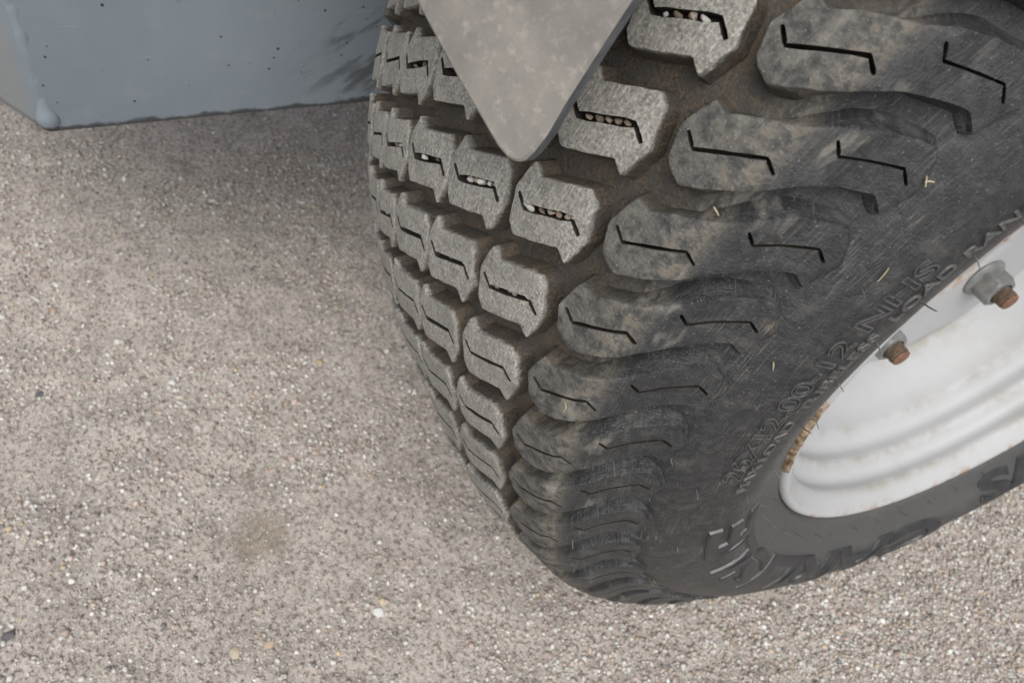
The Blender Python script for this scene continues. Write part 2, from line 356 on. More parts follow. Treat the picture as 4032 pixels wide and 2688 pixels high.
full = spline([(-a, b) for a, b in H[:0:-1]] + H)
PS = np.r_[0, np.cumsum(np.hypot(*np.diff(full, axis=0).T))]; PS -= PS[np.argmin(np.abs(full[:, 0]))]
PX = np.where(full[:, 0] < 0, full[:, 0] * FAR, full[:, 0]) + XC; PR = full[:, 1]
tx = np.gradient(PX, PS); tr = np.gradient(PR, PS); tl = np.hypot(tx, tr)
NX = -tr / tl; NR = tx / tl
def sstep(a, b, x): t = np.clip((x - a) / (b - a), 0, 1); return t * t * (3 - 2 * t)
def bulge(P):
    """the loaded tyre swells just ahead of the ground, on its outer half; P in wheel space (m)"""
    th = np.degrees(np.arctan2(P[..., 2], -P[..., 1])); x = P[..., 0] / SC
    b = 1 + 0.018 * sstep(-10, -26, th) * sstep(-95, -60, th) * sstep(-0.12, 0.05, x) * sstep(0.55, 0.85, np.hypot(P[..., 1], P[..., 2]) / SC)
    return np.stack([P[..., 0], P[..., 1] * b, P[..., 2] * b], -1)
def surf(s, th, off, load=True):
    """s: arc position across the tyre, th: angle (rad) from the front, upwards; off: height off the surface -> metres in wheel space"""
    s = np.asarray(s, float); th = np.asarray(th, float)
    x = np.interp(s, PS, PX) + np.interp(s, PS, NX) * off; r = np.interp(s, PS, PR) + np.interp(s, PS, NR) * off
    P = np.stack([x, -r * np.cos(th), r * np.sin(th)], -1) * SC
    return bulge(P) if load else P
def depth(s):
    a = np.abs(s); return np.interp(a, [0, .44, .50, .56, .60, .612, .64], [.032, .032, .031, .024, .0130, .0065, 0.0])

wheel = empty('wheel', (0, 0, AXLE))
tag(wheel, 'dusty black turf tyre with zigzag-slit tread blocks on a white steel wheel', 'wheel')

# carcass
cs = np.concatenate([np.linspace(PS[0], -0.62, 16, endpoint=False), np.linspace(-0.62, 0.62, 130, endpoint=False), np.linspace(0.62, PS[-1], 34)])
TH = np.radians(np.arange(-180, 180, 1.0)); nT = len(TH)
V = []; A = []
for s_ in cs:
    n1 = (fbm(np.stack([np.full(nT, s_ * 30), TH * 30, 0 * TH], 1), 3) - 0.5) * (0.004 if abs(s_) < 0.46 else 0.0009)
    V.append(surf(np.full(nT, s_), TH, -depth(s_) + n1)); A.append(np.stack([np.full(nT, s_), TH, np.full(nT, np.interp(abs(s_), [.44, .54], [1, 0]))], 1))
bead = [(0.335, 0.541), (0.325, 0.534), (0.31, 0.530), (0.29, 0.520)]
for i, (bx, br) in enumerate(bead):
    V.append(np.stack([np.full(nT, bx), -br * np.cos(TH), br * np.sin(TH)], 1) * SC); A.append(np.stack([np.full(nT, .88 + .01 * i), TH, 0 * TH], 1))
V = np.concatenate(V); A = np.concatenate(A); nS = len(cs) + len(bead)
F = [(i * nT + j, i * nT + (j + 1) % nT, (i + 1) * nT + (j + 1) % nT, (i + 1) * nT + j) for i in range(nS - 1) for j in range(nT)]
tyre = link('tyre', mesh('tyre', V, F, {'suv': A}), M_RUB, wheel)

# ---- tread blocks
D2 = PI / 180
def chaikin(P, it=1, k=0.12):
    for _ in range(it):
        Q = []
        for i in range(len(P)):
            a, b = np.array(P[i]), np.array(P[(i + 1) % len(P)]); Q += [a + (b - a) * k, b - (b - a) * k]
        P = Q
    return np.array(P)
def resample(P, step):
    P = np.array(P); L = np.hypot(*(np.roll(P, -1, 0) - P).T); out = []
    for i in range(len(P)):
        n = max(1, int(round(L[i] / step)))
        for k in range(n): out.append(P[i] + (P[(i + 1) % len(P)] - P[i]) * k / n)
    return np.array(out)
def area(P): x, y = np.array(P).T; return 0.5 * np.sum(x * np.roll(y, -1) - y * np.roll(x, -1))
def offset(P, d):
    t = np.roll(P, -1, 0) - np.roll(P, 1, 0); t /= np.linalg.norm(t, axis=1)[:, None] + 1e-12
    n = np.stack([t[:, 1], -t[:, 0]], 1)                   # outward for ccw
    return P + n * (d if np.isscalar(d) else np.asarray(d)[:, None])
def inside(P, q):
    x, y = q; c = False; n = len(P); j = n - 1
    for i in range(n):
        if (P[i][1] > y) != (P[j][1] > y) and x < (P[j][0] - P[i][0]) * (y - P[i][1]) / (P[j][1] - P[i][1]) + P[i][0]: c = not c
        j = i
    return c
def dist_poly(P, q):
    a = P; b = np.roll(P, -1, 0); ab = b - a; t = np.clip(((q - a) * ab).sum(1) / ((ab ** 2).sum(1) + 1e-15), 0, 1)
    return np.hypot(*((a + ab * t[:, None]) - q).T).min()
def sipe_poly(P, w_leg, w_mid):
    P = np.array(P, float); L = []; Rr = []
    ws = [w_leg, w_leg * .5 + w_mid * .5, w_leg * .5 + w_mid * .5, w_leg]
    pts = []; wd = []
    for i in range(3):
        for k in range(5):
            pts.append(P[i] + (P[i + 1] - P[i]) * k / 5)
            wd.append(w_mid if i == 1 and 0 < k else (ws[i] if k == 0 else w_leg))
    pts.append(P[3]); wd.append(w_leg * .7); wd[0] = w_leg * .7
    pts = np.array(pts); t = np.gradient(pts, axis=0); t /= np.linalg.norm(t, axis=1)[:, None]
    nrm = np.stack([-t[:, 1], t[:, 0]], 1); wd = np.array(wd)[:, None] * RNG.uniform(.85, 1.15, (len(wd), 1)) / 2
    poly = np.concatenate([pts + nrm * wd, (pts - nrm * wd)[::-1]])
    return poly if area(poly) > 0 else poly[::-1]

def lug_mesh(name, outline, sipes, sipe_w, s_wear, seed):
    """outline/sipes in (s, theta deg); returns mesh in wheel space"""
    P = np.array(outline, float); P[:, 1] *= D2
    if area(P) < 0: P = P[::-1]
    P = resample(chaikin(P, 1, 0.075), 0.0050)
    nz = fbm(np.c_[P * 60, np.full(len(P), seed * 3.7)], 3) - 0.5
    P = offset(P, 0.0038 * nz)
    outl = len(P)
    wear = np.clip((np.abs(P[:, 0]) - 0.46) / 0.05, 0, 1)          # softer shoulders down the sidewall
    base_out = 0.0055 + 0.0045 * wear
    r_top = offset(P, -0.0018); r_edge = offset(P, -0.0006)
    V = []; A = []; F = []
    def ring(R, offs, wall):
        i0 = len(V)
        for q, o_ in zip(R, np.broadcast_to(offs, len(R))):
            V.append(surf(q[0], q[1], o_, False)); A.append((q[0], q[1], wall))
        return list(range(i0, i0 + len(R)))
    dp = depth(P[:, 0])
    ed = np.minimum(0.0022 + 0.0040 * wear, dp * 0.5)
    i_base = ring(offset(P, base_out), -dp - 0.004, 1.0)
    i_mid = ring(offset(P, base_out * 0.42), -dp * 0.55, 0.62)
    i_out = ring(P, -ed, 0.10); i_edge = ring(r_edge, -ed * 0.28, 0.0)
    for a, b in ((i_base, i_mid), (i_mid, i_out), (i_out, i_edge)):
        for k in range(outl): F.append((a[k], a[(k + 1) % outl], b[(k + 1) % outl], b[k]))
    # top, triangulated with the slits cut out
    sp = []
    for sl, (wl, wm) in zip(sipes, sipe_w):
        q = np.array(sl, float); q[:, 1] *= D2; sp.append(sipe_poly(q, wl, wm))
    pts = [tuple(p) for p in r_top]; edges = [(i, (i + 1) % outl) for i in range(outl)]; loops = []
    for q in sp:
        b0 = len(pts); pts += [tuple(p) for p in q]; loops.append(list(range(b0, b0 + len(q)))); edges += [(b0 + i, b0 + (i + 1) % len(q)) for i in range(len(q))]
    st = 0.0085; mn, mx = r_top.min(0), r_top.max(0)
    for a in np.arange(mn[0], mx[0], st):
        for b in np.arange(mn[1], mx[1], st):
            q = np.array((a, b)) + RNG.uniform(-.25, .25, 2) * st
            if inside(r_top, q) and dist_poly(r_top, q) > .003 and all(not inside(k, q) and dist_poly(k, q) > .0025 for k in sp): pts.append(tuple(q))
    v2, e2, f2, ov, _, _ = delaunay_2d_cdt([Vector(p) for p in pts], edges, [], 0, 1e-7)
    v2 = np.array([tuple(v) for v in v2])
    bump_ = (fbm(np.c_[v2 * 45, np.full(len(v2), seed * 5.1)], 3) - 0.5) * 0.0034
    i0 = len(V)
    for q, b in zip(v2, bump_): V.append(surf(q[0], q[1], b * 0.6, False)); A.append((q[0], q[1], 0.0))
    orig = {}
    for ni, ol in enumerate(ov):
        for k in ol: orig[k] = i0 + ni
    for k in range(outl): F.append((i_edge[k], i_edge[(k + 1) % outl], orig[(k + 1) % outl], orig[k]))
    floor = {}
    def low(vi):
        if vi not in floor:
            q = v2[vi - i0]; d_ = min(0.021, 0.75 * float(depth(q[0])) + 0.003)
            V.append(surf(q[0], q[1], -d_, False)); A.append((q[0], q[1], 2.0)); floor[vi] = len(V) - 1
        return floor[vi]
    for f in f2:
        c = v2[list(f)].mean(0)
        if not inside(r_top, c): continue
        t = [i0 + k for k in f]
        if any(inside(q, c) for q in sp): F.append(tuple(low(k) for k in t))
        else: F.append(tuple(t))
    lip = {}
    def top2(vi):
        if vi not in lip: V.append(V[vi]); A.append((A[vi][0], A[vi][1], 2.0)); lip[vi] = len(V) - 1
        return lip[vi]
    for lp in loops:
        for i in range(len(lp)):
            a, b = orig[lp[i]], orig[lp[(i + 1) % len(lp)]]
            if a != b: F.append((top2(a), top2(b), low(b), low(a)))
    me = mesh(name, V, F, {'suv': np.array(A)}, True)
    bm = bmesh.new(); bm.from_mesh(me); bmesh.ops.recalc_face_normals(bm, faces=bm.faces); bm.to_mesh(me); bm.free()
    me.set_sharp_from_angle(angle=math.radians(48))
    me.materials.append(M_RUB)
    return me

SHIFT = -24.8
BO = [(-.052, 2.0), (-.0345, 1.42), (-.003, 2.45), (.033, 3.5), (.047, 2.9), (.057, 1.2), (.0615, .5), (.0575, -.75),
      (.052, -2.0), (.0345, -1.42), (.003, -2.45), (-.033, -3.5), (-.047, -2.9), (-.057, -1.2), (-.0615, -.5), (-.0575, .75)]
BS = [(-.0515, -.52), (-.0340, -1.08), (.0325, 1.10), (.0510, .50)]
SO = [(.387, 62.1), (.405, 61.9), (.43, 62.9), (.4625, 64.0), (.478, 64.6), (.503, 66.0), (.541, 67.5), (.578, 68.6), (.589, 68.7), (.602, 67.9), (.613, 66.2), (.601, 63.1), (.581, 63.9), (.541, 62.6), (.505, 61.2), (.477, 59.5), (.445, 58.1), (.414, 56.9), (.396, 57.25), (.387, 57.7), (.375, 59.6)]
SS = [[(.386, 59.75), (.402, 59.1), (.4655, 61.6), (.481, 61.1)], [(.503, 64.9), (.5175, 64.25), (.581, 66.35), (.597, 65.7)]]
CEN = (.003, 49.35)
ROWS = {'B1': (.304, 56.73), 'B2': (.178, 53.70), 'B3': (.063, 50.93), 'B4': (-.057, 47.77), 'B5': (-.172, 45.0), 'B6': (-.298, 41.97)}
def rotsym(P): return [(2 * CEN[0] - a, 2 * CEN[1] - b) for a, b in P]
WIDTHS = [(.0056, .0052), (.0064, .0098), (.0058, .0074), (.0054, .0046)]
meshes = {}
for row, (s0, t0) in ROWS.items():
    for v_ in range(4 if row != 'B6' else 1):
        jit = [RNG.normal(0, .0007), RNG.normal(0, .04)]
        out = [(s0 + a + jit[0], t0 + b + SHIFT + jit[1]) for a, b in BO]
        meshes[row, v_] = lug_mesh('tread_block', out, [[(s0 + a, t0 + b + SHIFT) for a, b in BS]], [WIDTHS[v_]], None, hash(row) % 7 + v_ * 1.3 if False else len(meshes) + 1)
for v_ in range(3):
    meshes['S', v_] = lug_mesh('tread_block', [(a, b + SHIFT) for a, b in SO], [[(a, b + SHIFT) for a, b in q] for q in SS], [((.0046, .0044), (.0052, .0050), (.0042, .0040))[v_], (.0044, .0036)], None, 60 + v_)
meshes['T', 0] = lug_mesh('tread_block', [(a, b + SHIFT) for a, b in rotsym(SO)], [[(a, b + SHIFT) for a, b in rotsym(q)] for q in SS], [(.0044, .0044), (.0044, .0036)], None, 80)
# slits forced open by pebbles, as in the photograph: (row, k) -> variant
OPEN = {('B1', 0): 1, ('B1', 1): 1, ('B1', 2): 1, ('B2', 2): 1, ('B1', 3): 2, ('B1', 4): 0, ('B1', 5): 2, ('B2', 3): 2, ('B2', 4): 2, ('B3', 1): 1, ('B3', 2): 1, ('B3', 3): 2, ('B4', 1): 1, ('B4', 2): 2, ('B4', 3): 2}
def lug(row, k):
    if row == 'S': me = meshes['S', (k * 5 + 1) % 3]
    elif row in ('T', 'B6'): me = meshes[row, 0]
    else: me = meshes[row, OPEN.get((row, k), (k * 7 + len(row) + int(row[1])) % 4 if not 0 <= k <= 7 else (0, 3)[(k + int(row[1])) % 2])]
    return me
for row in ('S', 'B1', 'B2', 'B3', 'B4', 'B5'):
    for k in range(-14, 34):
        me = lug(row, k); a = math.radians(7.5 * k)
        if 4 <= k <= 13:                                    # these swell with the loaded tyre: own shape
            me = me.copy(); co = np.empty(len(me.vertices) * 3, np.float32); me.vertices.foreach_get('co', co); co = co.reshape(-1, 3).astype(float)
            R_ = np.array([[1, 0, 0], [0, math.cos(a), -math.sin(a)], [0, math.sin(a), math.cos(a)]])
            me.vertices.foreach_set('co', (bulge(co @ R_.T) @ R_).astype(np.float32).ravel()); me.update()
        o = link('tread_block', me, None, tyre); o.rotation_euler = (a, 0, 0)
# the two inner rows, out of sight behind the crown, as one mass
bm = bmesh.new()
VV = []; FF = []; AA = []
for row in ('B6', 'T'):
    me = meshes[row, 0]; co = np.empty(len(me.vertices) * 3, np.float32); me.vertices.foreach_get('co', co); co = co.reshape(-1, 3)
    at = np.empty(len(me.vertices) * 3, np.float32); me.attributes['suv'].data.foreach_get('vector', at); at = at.reshape(-1, 3)
    fs = [tuple(p.vertices) for p in me.polygons]
    for k in range(-14, 34):
        a = math.radians(7.5 * k); R_ = np.array([[1, 0, 0], [0, math.cos(a), -math.sin(a)], [0, math.sin(a), math.cos(a)]])
        b0 = sum(len(x) for x in VV); VV.append(co @ R_.T); AA.append(at); FF += [tuple(i + b0 for i in f) for f in fs]
bm.free()
o = link('inner_tread_blocks', mesh('inner_tread_blocks', np.concatenate(VV), FF, {'suv': np.concatenate(AA)}, True, 48), M_RUB, tyre); o['kind'] = 'stuff'

# ---- raised lettering on the sidewall
def lettering(name, body, th_a, th_b, s_top, s_base, bevel, shear=0.0, offs=0.0, outline=True, extr=0.05):
    cu = bpy.data.curves.new(name, 'FONT'); cu.body = body; cu.size = 1; cu.shear = shear; cu.offset = offs; cu.resolution_u = 4
    if outline: cu.fill_mode = 'NONE'; cu.bevel_depth = bevel; cu.bevel_resolution = 1
    else: cu.extrude = extr; cu.bevel_depth = bevel; cu.bevel_resolution = 0
    ob = bpy.data.objects.new(name, cu); COL.objects.link(ob)
    dg = bpy.context.evaluated_depsgraph_get(); dg.update()
    me = bpy.data.meshes.new_from_object(ob.evaluated_get(dg))
    bpy.data.objects.remove(ob); bpy.data.curves.remove(cu)
    bm = bmesh.new(); bm.from_mesh(me)
    for _ in range(3):
        lo = [e for e in bm.edges if e.calc_length() > 0.16]
        if not lo: break
        bmesh.ops.subdivide_edges(bm, edges=lo, cuts=1)
    bm.to_mesh(me); bm.free()
    co = np.empty(len(me.vertices) * 3, np.float32); me.vertices.foreach_get('co', co); co = co.reshape(-1, 3).astype(float)
    x0, x1 = co[:, 0].min(), co[:, 0].max(); y0, y1 = co[:, 1].min(), co[:, 1].max()
    th = np.radians(th_a + (co[:, 0] - x0) / (x1 - x0) * (th_b - th_a)); s_ = s_base + (co[:, 1] - y0) / (y1 - y0) * (s_top - s_base)
    sc_ = (s_base - s_top) / (y1 - y0)
    P = surf(s_, th, co[:, 2] * sc_ * (2.4 if outline else 1.5))
    me.vertices.foreach_set('co', P.astype(np.float32).ravel())
    t = me.attributes.new('suv', 'FLOAT_VECTOR', 'POINT'); t.data.foreach_set('vector', np.stack([np.maximum(s_, 0.75), th, 0 * th], 1).astype(np.float32).ravel())
    bm = bmesh.new(); bm.from_mesh(me); bmesh.ops.recalc_face_normals(bm, faces=bm.faces); bm.to_mesh(me); bm.free()
    me.polygons.foreach_set('use_smooth', [True] * len(me.polygons)); me.set_sharp_from_angle(angle=math.radians(50)); me.update()
    me.materials.clear(); me.materials.append(M_FACE if name == 'letter_face' else M_LET)
    return link(name, me, None, tyre)
lettering('letter_face', 'CARLISLE', -103.6, -15.4, 0.710, 0.804, 0.004, 0.0, 0.028, outline=False, extr=0.026)
lettering('letter_face', 'C/S', -135.6, -112.9, 0.757, 0.848, 0.004, 0.0, 0.028, outline=False, extr=0.026)
lettering('raised_lettering', 'CARLISLE', -104.0, -15.0, 0.708, 0.806, 0.016, 0.0, 0.028)
lettering('raised_lettering', 'C/S', -136.0, -112.5, 0.755, 0.850, 0.016, 0.0, 0.028)
lettering('raised_lettering', '26X12.00-12 NHS', -2.0, 30.8, 0.687, 0.717, 0.026, 0.0, 0.012)
lettering('raised_lettering', 'MAX LOAD  TUBELESS  LOAD RANGE B', -5.0, 44.0, 0.722, 0.738, 0.02, 0.0, 0.0, outline=False, extr=0.06)

# ---- moulding hairs
HAIRS = [(.817, -18.6), (.833, -27.0), (.843, -36.0), (.849, -45.3), (.853, -52.3), (.855, -61.0), (.849, -68.0), (.853, -76.3), (.855, -83.6), (.853, -91.3), (.853, -99.3), (.857, -106.6), (.857, -114.0), (.779, -36.0), (.789, -67.6), (.665, -34.0), (.871, -27.6), (.785, -3.3), (.817, -6.8), (.665, -18.3), (.657, -50.3), (.797, -10.3), (.747, -6.8), (.661, -3.6), (.765, 3.9), (.769, 1.9), (.761, 9.7), (.763, 7.4), (.659, 11.0), (.745, 27.2), (.747, 21.4), (.753, 15.2), (.745, 33.2), (.745, 38.0), (.657, 25.7), (.601, 24.2), (.605, 1.5), (.601, -2.3), (.601, -5.8), (.499, -.3), (.503, -15.3), (.503, -23.3), (.503, -7.8), (.605, -13.3), (.595, -30.0), (.587, -38.0)]
def hair_mesh(s_, th, L, r0, lean):
    p0 = surf(s_, th, -0.002); n_ = surf(s_, th, 0.01) - surf(s_, th, 0.0); n_ /= np.linalg.norm(n_)
    t1 = surf(s_, th + 0.01, 0) - surf(s_, th, 0); t1 /= np.linalg.norm(t1); t2 = np.cross(n_, t1)
    V = []; F = []; K = 5; G = 6
    for k in range(G + 1):
        u = k / G; c = p0 + n_ * L * u + (t1 * lean[0] + t2 * lean[1]) * L * u * u; r = r0 * (1 - 0.55 * u)
        for j in range(K): a = 2 * PI * j / K; V.append(c + r * (t1 * math.cos(a) + t2 * math.sin(a)))
    for k in range(G):
        for j in range(K): F.append((k * K + j, k * K + (j + 1) % K, (k + 1) * K + (j + 1) % K, (k + 1) * K + j))
    F.append(tuple(range(G * K, G * K + K)))
    return mesh('moulding_hair', V, F)
for s_, t_ in HAIRS:
    big = s_ > 0.70
    link('moulding_hair', hair_mesh(s_, math.radians(t_), random.uniform(.0045, .0085) if big else random.uniform(.002, .0055), random.uniform(.00035, .00055), (random.uniform(-.4, .3), random.uniform(-.3, .3))), M_HAIR, tyre)

# ------------------------------------------------------------------ rim
RP = [(0.10, 0.50, 0, 0), (0.20, 0.505, 0, 0), (0.285, 0.512, 0, 0), (0.300, 0.522, 0, .3), (0.312, 0.5305, .3, .8), (0.322, 0.5335, .5, 1), (0.3310, 0.5320, .5, 1), (0.3365, 0.5270, .4, 1), (0.3375, 0.5210, .3, .7), (0.3340, 0.5150, .3, .3),
      (0.3250, 0.5070, .2, 0), (0.315, 0.4985, .3, 0), (0.307, 0.4925, .8, 0), (0.299, 0.4900, 1, 0), (0.291, 0.4920, .4, 0), (0.283, 0.4965, .1, 0), (0.274, 0.4980, .1, 0), (0.265, 0.4955, .1, 0), (0.257, 0.4860, .3, 0), (0.249, 0.4745, .8, 0), (0.241, 0.4695, 1, 0), (0.232, 0.4705, .4, 0), (0.221, 0.4745, .1, 0), (0.210, 0.4750, .1, 0), (0.199, 0.4690, .1, 0), (0.190, 0.4570, .4, 0), (0.182, 0.4480, .9, 0), (0.172, 0.4445, .5, 0),
      (0.155, 0.4420, .2, 0), (0.135, 0.4340, .2, 0), (0.115, 0.4210, .2, 0), (0.095, 0.4070, .4, 0), (0.080, 0.3965, .8, 0), (0.0725, 0.3920, 1, 0), (0.0700, 0.3880, 1, 0), (0.0700, 0.3840, .9, 0), (0.0715, 0.374, .5, 0), (0.0740, 0.350, .15, 0), (0.0755, 0.300, .05, 0), (0.0760, 0.230, .05, 0), (0.0758, 0.215, .1, 0), (0.0745, 0.205, .6, .2), (0.0715, 0.1995, 1, .6), (0.066, 0.1980, 1, 1), (0.045, 0.1975, 1, 1), (0.020, 0.1975, 1, 1)]
RP = np.array(RP); TR = np.radians(np.arange(0, 360, 1.5)); nT = len(TR)
V = np.concatenate([np.stack([np.full(nT, a), -b * np.cos(TR), b * np.sin(TR)], 1) for a, b, _, _ in RP]) * SC
AP = np.concatenate([np.stack([np.full(nT, c), np.full(nT, d), 0 * TR], 1) for _, _, c, d in RP])
F = [(i * nT + j, (i + 1) * nT + j, (i + 1) * nT + (j + 1) % nT, i * nT + (j + 1) % nT) for i in range(len(RP) - 1) for j in range(nT)]
rim = link('rim', mesh('rim', V, F, {'prof': AP}), M_RIM, wheel)
# rusty hub seen through the centre bore
HP = [(0.066, 0.002), (0.066, 0.09), (0.065, 0.170), (0.062, 0.190), (0.030, 0.1955)]
V = np.concatenate([np.stack([np.full(nT, a), -b * np.cos(TR), b * np.sin(TR)], 1) for a, b in HP]) * SC
F = [(i * nT + j, i * nT + (j + 1) % nT, (i + 1) * nT + (j + 1) % nT, (i + 1) * nT + j) for i in range(len(HP) - 1) for j in range(nT)] + [tuple(range(nT))]
hub = link('hub', mesh('hub', V, F), M_HUB, rim); hub['label'] = 'rusty orange hub in the centre bore'

def nut_mesh():
    bm = bmesh.new()
    def ringpts(n, r, z, rot=0, sq=None):
        return [bm.verts.new((z, r * math.cos(2 * PI * i / n + rot), r * math.sin(2 * PI * i / n + rot))) for i in range(n)]
    def bridge(a, b):
        for i in range(len(a)): bm.faces.new((a[i], a[(i + 1) % len(a)], b[(i + 1) % len(b)], b[i]))
    n = 36
    fl = [ringpts(n, .0136, 0), ringpts(n, .0139, .0010), ringpts(n, .0133, .0022), ringpts(n, .0118, .0034), ringpts(n, .0095, .0042)]
    for a, b in zip(fl, fl[1:]): bridge(a, b)
    # hexagon with chamfered crown
    def hexr(rad, z):
        out = []
        for i in range(n):
            a = 2 * PI * i / n; k = (a + PI / 6) % (PI / 3) - PI / 6; r = min(rad / math.cos(k), rad * 1.14)
            out.append(bm.verts.new((z, r * math.cos(a + .35), r * math.sin(a + .35))))
        return out
    h = [hexr(.0100, .0020), hexr(.0100, .0142)]
    cr = []
    for i in range(n):
        a = 2 * PI * i / n + .35; cr.append(bm.verts.new((.0160, .0094 * math.cos(a), .0094 * math.sin(a))))
    ho = [bm.verts.new((.0162, .0072 * math.cos(2 * PI * i / n + .35), .0072 * math.sin(2 * PI * i / n + .35))) for i in range(n)]
    hi = [bm.verts.new((.0135, .0066 * math.cos(2 * PI * i / n + .35), .0066 * math.sin(2 * PI * i / n + .35))) for i in range(n)]
    bridge(h[0], h[1]); bridge(h[1], cr); bridge(cr, ho); bridge(ho, hi)
    bmesh.ops.recalc_face_normals(bm, faces=bm.faces)
    return bm_mesh('lug_nut', bm, True, 32)
def stud_mesh():
    bm = bmesh.new(); n = 28; prev = None; z = 0.004; rings = []
    while z < 0.0235:
        for dz, r in ((0, .0060), (.00055, .0066), (.00085, .0066), (.0014, .0060)):
            rings.append((z + dz, r))
        z += 0.0015
    rings += [(.0250, .0062), (.0256, .0054)]
    for z, r in rings:
        cur = [bm.verts.new((z, r * math.cos(2 * PI * i / n), r * math.sin(2 * PI * i / n))) for i in range(n)]
        if prev:
            for i in range(n): bm.faces.new((prev[i], prev[(i + 1) % n], cur[(i + 1) % n], cur[i]))
        prev = cur
    bm.faces.new(prev)
    bmesh.ops.recalc_face_normals(bm, faces=bm.faces)
    return bm_mesh('stud', bm, True, 40)
NM, SM = nut_mesh(), stud_mesh(); NM.materials.append(M_NUT); SM.materials.append(M_STUD)
for i in range(6):
    th = math.radians(-119.5 + SHIFT + 60.5 * i if i < 2 else -119.5 + SHIFT + 60 * i)
    loc = Vector((0.0757, -0.252 * math.cos(th), 0.252 * math.sin(th))) * SC
    for nm, me in (('lug_nut', NM), ('stud', SM)):
        o = link(nm, me, None, rim); o.location = loc; o.scale = (1.04, 1.12, 1.12) if nm == 'lug_nut' else (1, 1.04, 1.04); o.rotation_euler = (0.4 + i * 1.1, 0, 0)
# flaking rust where the lip meets the bead
V = []; F = []
TC = np.radians(np.linspace(-22, 4, 90))
for i, (a, b) in enumerate([(.302, .5335), (.318, .5400), (.330, .5395), (.3385, .5335), (.3395, .5265)]):
    k = fbm(np.stack([TC * 60, np.full(90, i * 2.2), np.full(90, 3.1)], 1), 3) - 0.42
    fade = np.minimum(1, np.minimum(np.arange(90), 89 - np.arange(90)) / 18)
    r = (b + 0.022 * k * fade - 0.010 * (1 - fade)); x = a + 0.010 * k * fade - 0.008 * (1 - fade)
    V.append(np.stack([x, -r * np.cos(TC), r * np.sin(TC)], 1) * SC)
V = np.concatenate(V)
F = [(i * 90 + j, i * 90 + j + 1, (i + 1) * 90 + j + 1, (i + 1) * 90 + j) for i in range(4) for j in range(89)]
o = link('rust_crust', mesh('rust_crust', V, F), M_CRUD, rim); o['label'] = 'brown flaking rust along the rim lip'

# ------------------------------------------------------------------ painted steel box beside the wheel
box = empty('steel_box', (-0.26, -0.493, 0.2555))
tag(box, 'blue-grey painted steel box hanging behind the tyre, welded at its corner', 'metal box')
foot = [(0, 0), (0, 0.80), (-0.34, 0.80), (-0.34, -0.190), (-0.288, -0.190)]
bm = bmesh.new(); HB = 0.42
lo = [bm.verts.new((a, b, 0)) for a, b in foot]; hi = [bm.verts.new((a, b, HB)) for a, b in foot]
n_ = len(foot)
for i in range(n_): bm.faces.new((lo[i], lo[(i + 1) % n_], hi[(i + 1) % n_], hi[i]))
bm.faces.new(lo[::-1]); bm.faces.new(hi)
bmesh.ops.recalc_face_normals(bm, faces=bm.faces)
bmesh.ops.bevel(bm, geom=list(bm.edges), offset=0.0028, segments=3, affect='EDGES', profile=0.5)
link('body', bm_mesh('body', bm, True, 40), M_BOX, box)
# weld bead down the corner
V = []; F = []; K = 10; G = 130
for k in range(G + 1):
    z = 0.002 + (HB - 0.01) * k / G
    rip = 0.00022 * math.sin(k * 1.3) + 0.00035 * (random.random() - .5)
    r = 0.0036 + rip + (0.0024 * math.exp(-((z - 0.010) / 0.006) ** 2))
    for j in range(K):
        a = 2 * PI * j / K; V.append((-0.0034 + r * math.cos(a) + 0.0003 * math.sin(k * .37), 0.0034 + r * 1.3 * math.sin(a), z))
for k in range(G):
    for j in range(K): F.append((k * K + j, k * K + (j + 1) % K, (k + 1) * K + (j + 1) % K, (k + 1) * K + j))
F += [tuple(range(K))[::-1], tuple(range(G * K, G * K + K))]
link('weld_bead', mesh('weld_bead', V, F), M_WELD, box)

